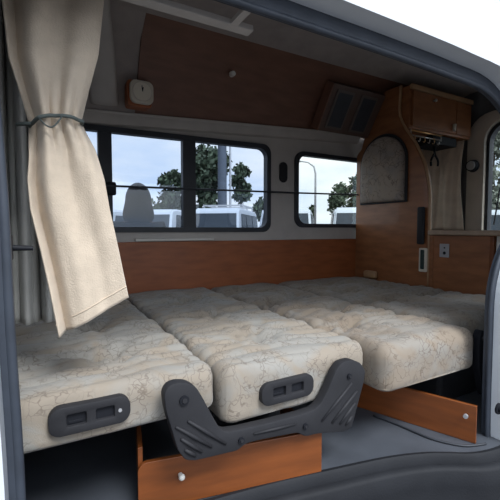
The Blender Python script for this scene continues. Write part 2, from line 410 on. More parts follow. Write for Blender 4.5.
def heights(tufts, seams, pl, cx, hw_, crown=.012, wide=False):
    def h(x, y):
        v = crown*(1-((x-cx)/hw_)**2)*.8
        for ty in seams:
            wob = .012*math.sin(x*9+ty*5)
            v -= .034*g(y-ty-wob, .030)*(.55+.45*math.sin(x*7+ty*11)**2)
        for tx, ty in tufts:
            d = math.hypot((x-tx)*1.0, (y-ty)*1.2); v -= .048*g(d, .05)+.026*g(d, .13)
            a = math.atan2(y-ty, x-tx)
            v += .007*math.sin(a*9+tx*20)*g(d-.12, .085)
        near = max([g(y-ty, .20) for ty in seams] or [1])
        v += pl*1.5*(abs(math.sin((y+.030*math.sin(x*5+y*2)+.012*math.sin(x*13))*math.pi/.072))**.75-.6)*(.25+.75*near)*(.5+1.0*abs(noise.noise(Vector((x*3.5, y*3, 1)))))
        v += .014*noise.noise(Vector((x*6, y*6, 3)))
        return v
    return h
ha = heights([(.20, 1.42), (.20, 1.85), (.20, 2.25), (-.35, 1.42), (-.35, 1.9)], [1.42, 1.85, 2.25], .021, .1, .8)
A = mattress('seat_cushion', -.86, .490, 1.09, 2.715, .300, .437, .045, ha, M_seat, 110, 230)
tag(A, 'leftmost patterned beige cushion, under the tied curtain, with a grey handle plate', 'cushion', 'fabric cushions folded flat into a bed')
hb = heights([(.78, 1.36), (.78, 1.80), (.78, 2.25)], [1.36, 1.80, 2.25], .020, .78, .32, .016)
Bc = mattress('seat_cushion', .498, 1.122, 1.06, 2.712, .246, .437, .048, hb, M_seat, 60, 230)
tag(Bc, 'middle patterned beige cushion whose front end sits in the dark plastic bracket', 'cushion', 'fabric cushions folded flat into a bed')
hc = heights([(1.28, 1.35), (1.50, 1.62), (1.24, 1.95), (1.52, 2.1), (1.3, 2.42)], [1.38, 1.72, 2.02, 2.36], .011, 1.38, .34, .014)
Cc = mattress('seat_cushion', 1.130, 1.735, .975, 2.712, .245, .432, .055, hc, M_seat3, 64, 220)
tag(Cc, 'patterned beige cushion to the right of the bracket, with its front end overhanging the floor', 'cushion', 'fabric cushions folded flat into a bed')
hd = heights([(1.95, 1.68), (2.35, 1.72), (1.98, 2.1), (2.4, 2.15), (2.1, 2.45)], [1.72, 2.02, 2.36], .011, 2.2, .6, .014)
Dc = mattress('seat_cushion', 1.739, 2.688, 1.12, 2.712, .252, .430, .055, hd, M_seat3, 80, 180)
tag(Dc, 'patterned beige cushion at the far right end of the bed, against the divider', 'cushion', 'fabric cushions folded flat into a bed')
def stadium(cx, cz, w_, h_, n=10):
    r = h_/2*.95; return rrect(cx-w_/2, cx+w_/2, cz-h_/2, cz+h_/2, r*.85, n)
def handle_plate(parent, cx, cz, w_, h_, y, right_pin):
    hl = [rrect(cx-w_*.29, cx-.012, cz-h_*.20, cz+h_*.22, .004, 2), rrect(cx+.012, cx+w_*.29, cz-h_*.20, cz+h_*.22, .004, 2)]
    p = obj('handle_plate', PL(stadium(cx, cz, w_, h_), hl, 'Y', y-.020, y+.02, bev=.003), M_plast, parent, smooth=40); p['label'] = 'dark grey plastic handle plate'
    obj('recess', B(cx-w_*.3, cx+w_*.3, y-.009, y+.01, cz-h_*.22, cz+h_*.24), M_plast2, p)
    obj('finger_bar', B(cx-w_*.27, cx-.020, y-.012, y-.0092, cz-h_*.14, cz-h_*.05, bev=.001), M_plast2, p)
    if right_pin: obj('pin', CY((cx+w_*.36, y-.023, cz), (cx+w_*.36, y-.018, cz), .005, n=10), M_outlet, p)
handle_plate(A, .112, .382, .205, .076, 1.090, True)
handle_plate(Bc, .734, .335, .215, .078, 1.060, False)

# dark plastic bracket cradling the middle cushion
bt = thing('seat_bracket', 'dark grey plastic U-shaped bracket holding the front end of the middle cushion', 'bracket', (.68, 1.02, .16))
opx = [(164, 392), (168, 384), (176, 380), (188, 380), (197, 385), (203, 395), (212, 412), (220, 426), (226, 429), (240, 427), (270, 420), (300, 412), (315, 407), (321, 401), (328, 388), (336, 368), (342, 360), (352, 357), (361, 360), (366, 368), (364, 380), (352, 425), (344, 429), (318, 431), (306, 434), (298, 430), (262, 437), (246, 441), (238, 448), (196, 458), (186, 458), (178, 448), (166, 408)]
ol = [(v.x, v.z) for v in (at(x, y+3, Y=1.012) for x, y in opx)]
obj('bracket_body', PL(quadr(ol, .012, 3), [], 'Y', 1.012, 1.050, bev=.005), M_plast, bt, smooth=35)
def bar(p0, p1, r):
    a = at(p0[0], p0[1]+3, Y=1.010); b = at(p1[0], p1[1]+3, Y=1.010)
    return T([a, (a+b)/2, b], [r*.6, r, r*.6], 8)
for p0, p1 in (((176, 424), (212, 444)), ((181, 436), (202, 449)), ((185, 447), (196, 453)), ((188, 418), (226, 441))):
    obj('rib', bar(p0, p1, .0065), M_plast, bt, smooth=True)
for p0, p1 in (((357, 388), (332, 420)), ((355, 400), (340, 421)), ((352, 413), (346, 422)), ((352, 380), (322, 418))):
    obj('rib', bar(p0, p1, .0065), M_plast, bt, smooth=True)
obj('rib', bar((254, 431), (296, 421), .005), M_plast, bt, smooth=True)
for p, r in (((184, 397), .014), ((241, 437), .010), ((305, 423), .010), ((349, 373), .010)):
    a = at(p[0], p[1]+3, Y=1.012); q = obj('bolt', CY((a.x, 1.006, a.z), (a.x, 1.014, a.z), r, n=16), M_plast2, bt)
    obj('bolt_head', CY((a.x, 1.003, a.z), (a.x, 1.0065, a.z), r*.55, n=6), M_plast, q)
# second hinge arm beside the right cushion
hg = thing('hinge_arm', 'dark rounded hinge arm just right of the overhanging cushion, next to the door seal', 'hinge', (1.75, 1.0, .1))
obj('arm', PL(quadr([(1.745, .40), (1.765, .425), (1.80, .40), (1.83, .30), (1.88, .12), (1.80, .10), (1.75, .24), (1.742, .33)], .02, 4), [], 'Y', .975, 1.01, bev=.004), M_plast2, hg, smooth=35)
obj('bolt', CY((1.772, .968, .385), (1.772, .976, .385), .012, n=14), M_plast, hg)

# bases that carry the cushions
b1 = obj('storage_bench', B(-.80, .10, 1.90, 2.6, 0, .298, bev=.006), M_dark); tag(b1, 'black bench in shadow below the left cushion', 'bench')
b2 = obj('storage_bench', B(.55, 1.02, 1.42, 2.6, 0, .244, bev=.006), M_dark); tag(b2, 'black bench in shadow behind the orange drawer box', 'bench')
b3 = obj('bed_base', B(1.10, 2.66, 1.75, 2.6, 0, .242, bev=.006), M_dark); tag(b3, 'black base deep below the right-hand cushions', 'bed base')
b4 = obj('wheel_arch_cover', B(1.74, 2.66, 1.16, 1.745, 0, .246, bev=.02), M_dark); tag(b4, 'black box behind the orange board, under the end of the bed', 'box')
# orange drawer box
dbt = thing('drawer_box', 'orange wood veneer drawer box on the floor below the dark bracket', 'drawer box', (.56, 1.1, 0))
pL = Vector((.250, 1.158)); pR = Vector((.877, 1.036)); dv = (pR-pL).normalized(); nv = Vector((-dv.y, dv.x))
def panel(a, b, z0, z1, th, rr=.0):
    bm = bmesh.new(); Lw = (b-a).length; ol_ = [(0, z0), (Lw, z0), (Lw, z1), (0, z1)] if not rr else [(0, z0), (Lw, z0), (Lw, z1)]+[(rr-rr*math.sin(R(t)), z1-rr+rr*math.cos(R(t))) for t in range(0, 91, 15)]
    d = (b-a).normalized(); n = Vector((-d.y, d.x))
    plate(bm, ol_, [], 'Y', 0, th, bev=.002)
    for v in bm.verts:
        u, t, z = v.co; q = a+d*u+n*t; v.co = Vector((q.x, q.y, z))
    return bm
obj('front_panel', panel(pL, pR, .002, .158, .016, .03), M_wood, dbt)
obj('side_panel', panel(pR+nv*.017-dv*.016, pR+nv*.32-dv*.016, .002, .14, .015), M_wood, dbt)
obj('side_panel', panel(pL+nv*.017+dv*.016, pL+nv*.32+dv*.016, .002, .20, .015), M_wood, dbt)
kp = at(180, 474, Y=1.135); kb = CY((kp.x, 1.118, kp.z), (kp.x, 1.14, kp.z), .007, n=12); bmesh.ops.create_uvsphere(kb, u_segments=12, v_segments=8, radius=.0105, matrix=Matrix.Translation((kp.x, 1.117, kp.z)))
obj('knob', kb, M_white, dbt, smooth=True)
# orange board on the right of the floor
rb_ = thing('kick_board', 'orange wood board standing on edge on the grey floor, under the right cushion', 'board', (1.48, 1.0, 0))
bm = panel(Vector((1.33, 1.44)), Vector((1.548, .869)), .001, .158, .016)
obj('panel', bm, M_wood, rb_)
sp = at(475, 420, Y=.90); obj('screw_cap', CY((1.527, .900, .112), (1.517, .896, .112), .009, n=14), M_outlet, rb_)
cbl = obj('cable', T(spline([(1.36, 1.24, .006), (1.39, 1.13, .006), (1.405, 1.04, .006), (1.42, .975, .006), (1.455, .915, .006), (1.50, .872, .006), (1.58, .845, .006)], 5), .0045, 6), M_rub, smooth=True)
tag(cbl, 'thin black cable lying on the floor along the orange board', 'cable')

# ================================================================== DIVIDER
DX = 2.70
dvt = thing('divider_panel', 'tall curved wood veneer divider panel at the right end of the bed', 'divider', (DX, 2.3, .0))
ed = [(2.722, .0), (1.94, .0), (1.938, .42), (1.94, 1.0), (1.945, 1.20), (1.99, 1.40), (2.08, 1.58), (2.18, 1.72), (2.235, 1.82), (2.25, 1.92), (2.24, 2.10), (2.40, 2.10), (2.50, 2.0), (2.56, 1.90), (2.65, 1.68), (2.66, 1.64), (2.722, 1.60)]
obj('panel', PL(quadr(ed, .03, 3), [], 'X', DX, DX+.03, bev=.003), M_wood3, dvt)
te = [(DX+.012, y, z) for y, z in ed[2:11]]
obj('edge_trim', T(spline([(DX+.015, y-.004, z) for y, z in ed[2:11]], 5), .010, 8, flat=.016), M_edge, dvt, smooth=True)
# arched padded cushion on the divider
def arch_pts(c, hw2, z0, z1, n=24):
    o = [(c-hw2, z0), (c+hw2, z0)]; zc = z1-hw2*1.0
    for k in range(n+1): t = R(180*k/n); o.append((c+hw2*math.cos(t), zc+hw2*math.sin(t)))
    return o
pad = thing('arched_pad', 'arch-shaped patterned fabric pad fixed high on the wooden divider', 'pad', (DX-.03, 2.395, 1.12))
bm = bmesh.new(); n_r = 6; outl = arch_pts(2.395, .238, 1.13, 1.70); 
# densify outline
dn = []
for i in range(len(outl)):
    a = Vector(outl[i]); b = Vector(outl[(i+1) % len(outl)]); k = max(1, int((a-b).length/.03))
    dn += [tuple(a+(b-a)*j/k) for j in range(k)]
cen = Vector((2.395, 1.40)); ringsv = []
for q in range(9):
    f = [1.0, 1.0, .985, .95, .88, .75, .55, .3, .08][q]; dx = [-.002, -.022, -.036, -.046, -.052, -.055, -.057, -.058, -.058][q]
    ringsv.append([bm.verts.new((DX+dx+(.004*noise.noise(Vector((p[0]*14, p[1]*14, q*.3))) if q > 2 else 0), cen.x+(p[0]-cen.x)*f, cen.y+(p[1]-cen.y)*f)) for p in dn])
for a, b in zip(ringsv, ringsv[1:]):
    for k in range(len(dn)): bm.faces.new((a[k], a[(k+1) % len(dn)], b[(k+1) % len(dn)], b[k]))
bm.faces.new(ringsv[-1]); bm.faces.new(ringsv[0])
obj('cushion', bm, M_seat2, pad, smooth=True)
obj('rim', PL(arch_pts(2.395, .262, 1.115, 1.726), [arch_pts(2.395, .240, 1.128, 1.702)], 'X', DX-.016, DX-.001, bev=.003), M_dark, pad)
# round wooden stop at the foot of the divider
kst = obj('wooden_stop', bm := B(DX-.055, DX-.001, 2.43, 2.57, .436, .505, bev=.022, seg=4), M_edge, smooth=True)
tag(kst, 'small rounded wooden block at the foot of the divider, touching the bed', 'block')
# dark handle and latch slot
hd_ = thing('grab_handle', 'slim dark grey grab handle on the right edge of the divider', 'handle', (DX, 1.98, .75))
obj('grip', B(DX-.035, DX-.008, 1.955, 2.02, .765, 1.065, bev=.014, seg=3), M_plast, hd_, smooth=True)
obj('mount', B(DX-.010, DX-.001, 1.965, 2.01, .79, 1.04), M_plast2, hd_)
lt = thing('latch_slot', 'upright latch slot with pale frame and dark green inside, below the dark grab handle', 'latch', (DX, 1.97, .54))
obj('frame', PL(rrect(1.935, 2.005, .545, .735, .008, 2), [rrect(1.957, 1.997, .565, .722, .006, 2)], 'X', DX-.014, DX-.001, bev=.002), M_cream, lt)
obj('slot', B(DX-.006, DX-.002, 1.95, 2.0, .56, .728), M_slot, lt)

# ================================================================== REAR CABINET AND COUNTER
cb = thing('side_cabinet', 'wood veneer side cabinet at the foot of the bed, right of the divider', 'cabinet', (3.0, 1.68, 0))
obj('body', B(DX+.002, 3.3, 1.445, 1.922, .0, .838, bev=.003), M_wood3, cb)
obj('corner_post', B(DX-.006, DX+.03, 1.435, 1.462, .0, .838, bev=.004), M_wood, cb)
obj('filler_strip', B(DX-.004, DX+.01, 1.888, 1.921, .0, .838, bev=.003), M_wood3, cb)
ct = obj('countertop', B(DX-.03, 3.62, 1.18, 1.921, .840, .878, bev=.008), M_counter); tag(ct, 'light brown countertop on top of the side cabinet', 'countertop')
ca2 = thing('storage_unit', 'pale grey storage unit right of the side cabinet, half hidden by the door seal', 'cabinet', (3.0, 1.3, 0))
obj('body', B(DX+.02, 3.3, 1.19, 1.432, .0, .838, bev=.004), M_white, ca2)
obj('door', B(DX+.006, DX+.019, 1.20, 1.425, .10, .80, bev=.003), M_white, ca2)
ou = thing('power_outlet', 'small metal power outlet plate on the side cabinet', 'outlet', (DX, 1.79, .67))
obj('plate', B(DX-.006, DX+.001, 1.755, 1.832, .672, .775, bev=.003), M_outlet, ou)
for z in (.705, .745): obj('socket', CY((DX-.0085, 1.79, z), (DX-.0062, 1.79, z), .012 if z < .72 else .006, n=14), M_plast2, ou)
# hanging curtain over the rear, behind the counter
def cloth(fn, nu, nv_):
    bm = bmesh.new(); g_ = [[bm.verts.new(fn(i/nu, j/nv_)) for i in range(nu+1)] for j in range(nv_+1)]
    for j in range(nv_):
        for i in range(nu): bm.faces.new((g_[j][i], g_[j][i+1], g_[j+1][i+1], g_[j+1][i]))
    return bm
def solid(o, t): m_ = o.modifiers.new('thickness', 'SOLIDIFY'); m_.thickness = t; return o
o = solid(obj('curtain', cloth(lambda u, v: (3.50+.018*math.sin(u*15+.9*math.sin(v*3))*(.4+.6*v)+.004*math.sin(u*41+v*5), 2.60-.44*u+.02*math.sin(v*4)*u, 1.72-.84*v), 90, 30), M_curt2, smooth=True), .004)
tag(o, 'light brown curtain hanging at the rear, behind the countertop', 'curtain')
# overhead cabinet at the rear
oc = thing('overhead_cabinet', 'brown wood overhead cabinet with small knobs, at the rear beyond the divider', 'cabinet', (3.2, 2.4, 1.72))
obj('body', B(DX+.035, 3.60, 2.165, 2.44, 1.735, 2.085, bev=.004), M_wood3, oc)
dr = obj('door', B(DX+.06, 3.35, 2.146, 2.163, 1.755, 2.045, bev=.004), M_wood3, oc)
a = at(434, 101, Y=2.14); kb = CY((a.x, 2.125, a.z), (a.x, 2.147, a.z), .008, n=12); bmesh.ops.create_uvsphere(kb, u_segments=12, v_segments=8, radius=.014, matrix=Matrix.Translation((a.x, 2.122, a.z)))
obj('knob', kb, M_metal, dr, smooth=True)
obj('crown_rail', B(DX+.035, 3.60, 2.140, 2.166, 2.055, 2.095, bev=.004), M_edge, oc)
dr2 = obj('door', B(3.36, 3.58, 2.146, 2.163, 1.755, 2.045, bev=.004), M_wood3, oc)
# rail with hooks and small hanging things below it
rk = thing('hanging_rail', 'brass rail with small metal hooks below the overhead cabinet', 'rail', (2.95, 2.2, 1.68))
p0 = at(411, 130, Y=2.18); p1 = at(441, 136, Y=2.18)
obj('rail_bar', CY(p0, p1, .008, n=10), M_brass, rk, smooth=True)
obj('rail_bar', CY(p0-Vector((0, 0, .04)), p1-Vector((0, 0, .04)), .006, n=10), M_metal, rk, smooth=True)
for p in (p0, p1): obj('bracket', CY(p-Vector((0, 0, .05)), Vector((p.x, p.y, 1.736)), .006, n=8), M_metal, rk)
for k in range(6):
    q = p0.lerp(p1, .1+.16*k)
    obj('hook', T(spline([q-Vector((0, .004, .035)), q-Vector((0, .012, .06)), q-Vector((0, .006, .085)), q-Vector((0, -.008, .075))], 4), .0035, 6), M_metal if k % 2 else M_brass, rk, smooth=True)
tg = thing('tongs', 'black tongs hanging from the brass rail in front of the rear curtain', 'tongs', (3.1, 2.2, 1.45))
q0 = at(435, 146, Y=2.17); q1 = at(431, 166, Y=2.17); q2 = at(439, 166, Y=2.17); qm = q0-Vector((0, 0, .07))
obj('arm', T(spline([q0, qm+Vector((-.012, 0, 0)), q1+Vector((0, 0, .05)), q1], 4), .010, 6), M_plast2, tg, smooth=True)
obj('arm', T(spline([q0+Vector((.004, .012, 0)), qm+Vector((.02, .012, 0)), q2+Vector((0, .012, .05)), q2+Vector((0, .012, 0))], 4), .010, 6), M_plast2, tg, smooth=True)
obj('loop', T([(q0.x+.016*math.cos(t*.628), q0.y, q0.z+.016+.022*math.sin(t*.628)) for t in range(10)], .004, 6, closed=True, up=Vector((0, 1, 0))), M_plast2, tg, smooth=True)
bx = obj('storage_box', B(3.10, 3.45, 2.20, 2.42, 1.655, 1.733, bev=.006), M_plast2); tag(bx, 'dark box mounted under the overhead cabinet, right of the brass rail', 'box')
a = at(453, 128, Y=2.14); lb = obj('small_lamp', CY((a.x, 2.125, a.z-.03), (a.x, 2.125, a.z+.03), .013, .016, n=14), M_cream, smooth=40); tag(lb, 'tiny pale cylinder on the lower edge of the overhead cabinet', 'lamp')
kn = thing('round_speaker', 'black round knob-like speaker on the beige rear pillar', 'speaker', (3.65, 2.17, 1.46))
obj('housing', CY((3.654, 2.155, 1.49), (3.60, 2.15, 1.49), .058, .05, n=24), M_plast2, kn, smooth=40)
obj('ring', CY((3.60, 2.15, 1.49), (3.592, 2.15, 1.49), .044, .038, n=24), M_outlet, kn, smooth=40)

# overhead locker with two mesh grilles, above the second window
lk = thing('overhead_locker', 'dark overhead locker with two mesh grilles above the second window', 'locker', (2.4, 2.6, 1.74))
def LP(u, v, d=0):   # u along X, v up the leaning face, d out of the face
    a = Vector((0, 2.63, 1.775)); b = Vector((0, 2.43, 2.09)); e = (b-a); n = Vector((0, -e.z, e.y)).normalized()
    p = a+e*v+n*d; return Vector((u, p.y, p.z))
def slab(u0, u1, v0, v1, d0, d1, bev=0):
    bm = bmesh.new(); c = []
    for d in (d0, d1):
        for u, v in ((u0, v0), (u1, v0), (u1, v1), (u0, v1)): c.append(bm.verts.new(LP(u, v, d)))
    for f in ((0, 1, 2, 3), (4, 5, 6, 7), (0, 1, 5, 4), (1, 2, 6, 5), (2, 3, 7, 6), (3, 0, 4, 7)): bm.faces.new([c[i] for i in f])
    if bev: bmesh.ops.recalc_face_normals(bm, faces=bm.faces); bmesh.ops.bevel(bm, geom=bm.edges[:], offset=bev, segments=2, affect='EDGES')
    return bm
obj('body', slab(2.10, 2.69, -.03, 1.0, -.02, .07, .004), mat('dark_veneer', (.12, .075, .06), .5, var=.1), lk)
obj('edge_strip', slab(2.085, 2.099, -.03, 1.0, -.02, .078, .002), M_wood2b, lk)
for u0, u1 in ((2.15, 2.34), (2.42, 2.61)):
    dd = obj('grille_frame', slab(u0, u1, .06, .90, .071, .082, .003), mat('grey_brown_frame', (.13, .105, .095), .5), lk)
    obj('mesh_panel', slab(u0+.022, u1-.022, .11, .85, .083, .087), M_grille, dd)
a = at(233, 76, Y=2.46); dl = obj('ceiling_button', CY((a.x, 2.452, a.z+.015), (a.x, 2.485, a.z+.02), .018, .02, n=14), M_white, smooth=40); tag(dl, 'small white button on the veneered upper side panel', 'button')

# clock
ck = thing('wall_clock', 'square cream wall clock with rounded corners on a wooden block above the first window', 'clock', (.6, 2.5, 1.68))
a = at(142, 92.0, Y=2.50); cx, cz = a.x, a.z
obj('backing_block', PL(rrect(cx-.085, cx+.070, cz-.085, cz+.080, .02, 3), [], 'Y', 2.53, 2.62, bev=.004), M_wood2, ck)
obj('case', PL(rrect(cx-.074, cx+.074, cz-.072, cz+.072, .038, 6), [], 'Y', 2.492, 2.529, bev=.008), M_cream, ck, smooth=40)
obj('dial', CY((cx, 2.493, cz), (cx, 2.488, cz), .057, n=40), M_creamd, ck, smooth=40)
obj('dial_ring', T([(cx+.06*math.cos(R(t)), 2.490, cz+.06*math.sin(R(t))) for t in range(0, 360, 12)], .0035, 6, closed=True, up=Vector((0, 1, 0))), M_beige, ck, smooth=True)
for ang, ln, wd in ((80, .026, .0035), (95, .036, .0025)):
    obj('hand', T([(cx, 2.486, cz), (cx+ln*math.cos(R(ang)), 2.486, cz+ln*math.sin(R(ang)))], wd, 6), M_plast2, ck)

# rod across the windows
rd = obj('curtain_rod', T([at(100, 185.3, Y=2.70), at(113, 186, Y=2.70), at(300, 193, Y=2.70), at(365, 195, Y=2.70)], .0075, 8), M_rub, smooth=True); tag(rd, 'thin black rod running across both far windows', 'rod')

# ================================================================== CURTAINS AT THE LEFT
YC = 1.12
edL = [(57-75, 0), (57, 8), (90, 19), (120, 30), (150, 29), (180, 27), (210, 30), (250, 40), (290, 49), (335, 58)]
edR = [(57-75, 104), (57, 97), (90, 88), (120, 81), (150, 95), (180, 103), (210, 108), (250, 117), (297, 127), (335, 134)]
def lin(t, tab):
    for (a, x), (b, y) in zip(tab, tab[1:]):
        if t <= b: return x+(y-x)*(max(t, a)-a)/(b-a)
    return tab[-1][1]
def cur(u, v):
    ybot = 336-40*u**1.05
    yp = -18+(ybot+18)*v
    xl = lin(yp, edL); xr = lin(yp, edR)
    tight = g(yp-121, 34)
    xx = xl+(xr-xl)*u
    p = at(xx, yp, Y=YC)
    amp = .011*(1-.3*tight)*(1-.7*sstep(150, 300, yp))
    dy = amp*math.sin(u*12+.4+1.3*math.sin(yp/70))+.007*math.sin(u*31+yp/60)*(.12+tight)+.035*tight*((2*u-1)**2)
    dy += .035*g(u-.12, .08)*(yp < 400) + .012*g(yp-ybot+10, 2.0)*0
    return Vector((p.x, YC+dy-.02, p.z))
ctn = solid(obj('curtain', cloth(cur, 90, 110), M_curt, smooth=True), .004)
tag(ctn, 'thick beige curtain gathered by a dark cord, hanging over the left end of the bed', 'curtain')
def hem(u): 
    p = cur(u, .965); p.y -= .0045; return p
obj('hem_stitching', T([hem(k/30) for k in range(31)], .0018, 5), M_curt2, ctn, smooth=True)
tb = bmesh.new()
fr_ = [cur(k/24, (121+18-4.5*math.sin(math.pi*k/24)+1)/(336-40*(k/24)+18)) for k in range(25)]
ys = [p.y for p in fr_]
pts = []
for i, p in enumerate(fr_):
    ym = min(ys[max(0, i-3):i+4]); pass
    pts.append(Vector((p.x, ym-.012, p.z-.004)))
pts = [pts[0]]+[(pts[i-1]+pts[i]*2+pts[i+1])/4-Vector((0, .002, 0)) for i in range(1, 24)]+[pts[24]]
back = [Vector((p.x, p.y+.075, p.z)) for p in reversed(pts)]
tie = thing('tieback_cord', 'dark grey-green cord tied round the beige curtain', 'cord', (pts[12].x, 1.1, pts[12].z-.03))
obj('cord', T(pts+back, .0045, 8, closed=True, flat=.005), M_strap, tie, smooth=True)
s0, s1 = pts[4], pts[15]
obj('hanging_loop', T(spline([s0, s0.lerp(s1, .3)+Vector((0, -.006, -.022)), s0.lerp(s1, .6)+Vector((0, -.006, -.026)), s1], 5), .0022, 6), M_strap, tie, smooth=True)
obj('cord_end', T([pts[1], pts[0]+Vector((-.012, .0, .002)), pts[0]+Vector((-.03, .01, 0))], .005, 6), M_strap, tie, smooth=True)
rl = thing('curtain_rail', 'rail carrying the beige curtain above the door opening', 'rail', (.1, 1.12, 1.47))
c0 = cur(.5, 0)
obj('rail', B(-.15, .62, 1.085, 1.125, c0.z+.005, c0.z+.024, bev=.003), M_trim, rl)
for x in (-.1, .55): obj('rail_bracket', B(x-.012, x+.012, .906, 1.085, c0.z+.006, c0.z+.020), M_trim, rl)
o = solid(obj('curtain', cloth(lambda u, v: (-.13+.175*u+.02*v*u, 1.36+.022*math.sin(u*20+1)+.012*math.sin(u*45+v*2), 1.66-1.07*v), 60, 40), M_curt3, smooth=True), .004)
tag(o, 'pale grey curtain hanging in the shade behind the tied beige one', 'curtain')
hk = thing('coat_hook', 'small dark hook on the inner edge of the left door pillar', 'hook', (-.03, .95, .83))
obj('peg', CY((-.05, .955, .842), (-.010, .955, .840), .007, .005, n=10), M_plast2, hk, smooth=40)
obj('hook_base', B(-.062, -.048, .927, .975, .815, .87, bev=.003), M_plast2, hk)
dl_ = thing('door_latch', 'black round latch pin on the white door pillar at the lower right', 'latch', (1.66, .86, .09))
a = at(498, 408, Y=.80)
obj('latch_plate', CY((a.x-.004, .799, a.z), (a.x-.004, .792, a.z), .022, n=18), M_plast2, dl_)
obj('pin', CY((a.x-.004, .792, a.z), (a.x-.004, .765, a.z), .012, n=14), M_plast2, dl_)

# ================================================================== OUTSIDE
GZ = -.45
struct(obj('ground', B(-60, 90, -60, 120, GZ-.1, GZ), M_asph))
def azpt(px, D):      # ground position of a photo column at a forward depth D
    x = (px-250)/F; v = Vector((_fw.x, _fw.y, 0)).normalized()*D + _rt*(x*D); return v
VG = 'parked white vehicles beyond the windows'
def make_van(name='parked_van', rack=True, hi=1.95, wd=1.48, ln=3.4, nose=.35):
    """front towards -Y at local y=0, ground z=0"""
    t = thing(name, '', 'van', (0, 0, 0), VG)
    h = wd/2
    sec = [(0, .35), (0, .80), (.02+nose*.25, 1.02), (.10+nose, hi-.12), (.22+nose, hi-.02), (.6+nose, hi), (ln-.25, hi-.01), (ln-.06, hi-.12), (ln, .9), (ln, .35)]
    bm = bmesh.new(); ws = [1, 1, .985, .88, .84, .84, .84, .86, .99, 1]
    L_ = [bm.verts.new((-h*k, y, z)) for (y, z), k in zip(sec, ws)]; Rr = [bm.verts.new((h*k, y, z)) for (y, z), k in zip(sec, ws)]
    m_ = len(sec)
    for i in range(m_): bm.faces.new((L_[i], L_[(i+1) % m_], Rr[(i+1) % m_], Rr[i]))
    bm.faces.new(L_); bm.faces.new(Rr)
    bmesh.ops.recalc_face_normals(bm, faces=bm.faces)
    bmesh.ops.bevel(bm, geom=[e for e in bm.edges if e.calc_face_angle(0) > .5], offset=.05, segments=3, affect='EDGES')
    obj('body', bm, M_van, t, smooth=40)
    def quad(name, pts, m, off=.008, par=t):
        bm = bmesh.new(); P_ = [Vector(p) for p in pts]; n = (P_[1]-P_[0]).cross(P_[2]-P_[0]).normalized()
        a = [bm.verts.new(p-n*.03) for p in P_]; b = [bm.verts.new(p+n*off) for p in P_]
        bm.faces.new(a); bm.faces.new(b)
        for i in range(4): bm.faces.new((a[i], a[(i+1) % 4], b[(i+1) % 4], b[i]))
        return obj(name, bm, m, par)
    def ly(z): return (.02+nose*.25)+((.10+nose)-(.02+nose*.25))*(z-1.02)/(hi-.12-1.02)
    def hw3(z): return h*(.985+(.88-.985)*(z-1.02)/(hi-1.14))
    z0, z1 = 1.08, hi-.17
    quad('windscreen', [(-hw3(z0)+.07, ly(z0), z0), (hw3(z0)-.07, ly(z0), z0), (hw3(z1)-.07, ly(z1), z1), (-hw3(z1)+.07, ly(z1), z1)], M_cglass)
    for s in (-1, 1):
        for ya, yb, yc in ((.32+nose*.6, 1.15+nose*.3, .42+nose), (1.25+nose*.3, 2.2, 1.28+nose*.3), (2.3, ln-.22, 2.3)):
            pts = [(s*hw3(z0), ya, z0), (s*hw3(z0), yb, z0), (s*hw3(z1), yb, z1), (s*hw3(z1), yc, z1)]
            quad('side_window', pts if s > 0 else [pts[i] for i in (1, 0, 3, 2)], M_cglass)
        obj('headlamp', B(s*h*.72-.13, s*h*.72+.13, -.012, .03, .62, .78, bev=.01), M_lamp, t)
        mr_ = obj('side_mirror', B(s*(h+.12)-.05, s*(h+.12)+.05, .28, .34, 1.15, 1.32, bev=.015), M_plast2, t)
        obj('mirror_arm', CY((s*(h-.03), .33, 1.2), (s*(h+.1), .31, 1.22), .015, n=8), M_plast2, mr_)
        for y in (.62, ln-.65):
            wv = obj('wheel', CY((s*(h-.17), y, .28), (s*(h-.005), y, .28), .28, n=24), M_tire, t)
            obj('hub_cap', CY((s*(h-.01), y, .28), (s*(h+.006), y, .28), .16, n=20), M_outlet, wv)
    obj('front_bumper', B(-h, h, -.05, .06, .32, .56, bev=.03), M_plast, t)
    obj('grille', B(-h*.4, h*.4, -.010, .02, .64, .76, bev=.006), M_plast2, t)
    if rack:
        rk_ = obj('roof_rack', B(-.56, .56, .80+nose, .84+nose, hi+.08, hi+.11), M_outlet, t)
        for y in (1.4, 2.2, 2.9): box_ = obj('crossbar', B(-.56, .56, y, y+.04, hi+.08, hi+.11), M_outlet, rk_)
        for s in (-1, 1):
            obj('side_rail', B(s*.56-.015, s*.56+.015, .8+nose, 2.95, hi+.08, hi+.12), M_outlet, rk_)
            for y in (.85+nose, 2.0, 2.9): obj('rack_foot', B(s*.56-.02, s*.56+.02, y-.02, y+.02, hi-.03, hi+.09), M_outlet, rk_)
    return t
def kids(o): return [c for c in bpy.data.objects if c.parent == o]
def copy_tree(o, parent=None):
    c = o.copy(); col.objects.link(c); c.parent = parent
    for ch in kids(o): copy_tree(ch, c)
    return c
vr = make_van(rack=True); vp = make_van(rack=False, hi=1.93)
vans = [(vr, 0, 'white van with a roof rack seen through the right pane of the first window'),
        (vp, -1, 'white van parked behind the standing person, seen through the middle pane'),
        (vp, -2, 'white van at the left edge of the middle pane, beside the window latch'),
        (vp, 1, 'white van between the two windows, left of the street lamp'),
        (vp, 2, 'white van in the middle of the second window, below the trees'),
        (vp, 3, 'white van at the right of the second window, mostly behind the arched pad'),
        (vp, None, 'white van seen through the rear window at the right edge')]
used = set()
for src, kk, lab in vans:
    o = src if id(src) not in used else copy_tree(src); used.add(id(src))
    if kk is None: p = azpt(500, 10.5); rz = -60
    else: rz = -40; p = azpt(211, 9.9)+Vector((math.cos(R(rz)), math.sin(R(rz)), 0))*1.90*kk
    o.location = (p.x, p.y, GZ); o.rotation_euler = (0, 0, R(rz)); o['label'] = lab

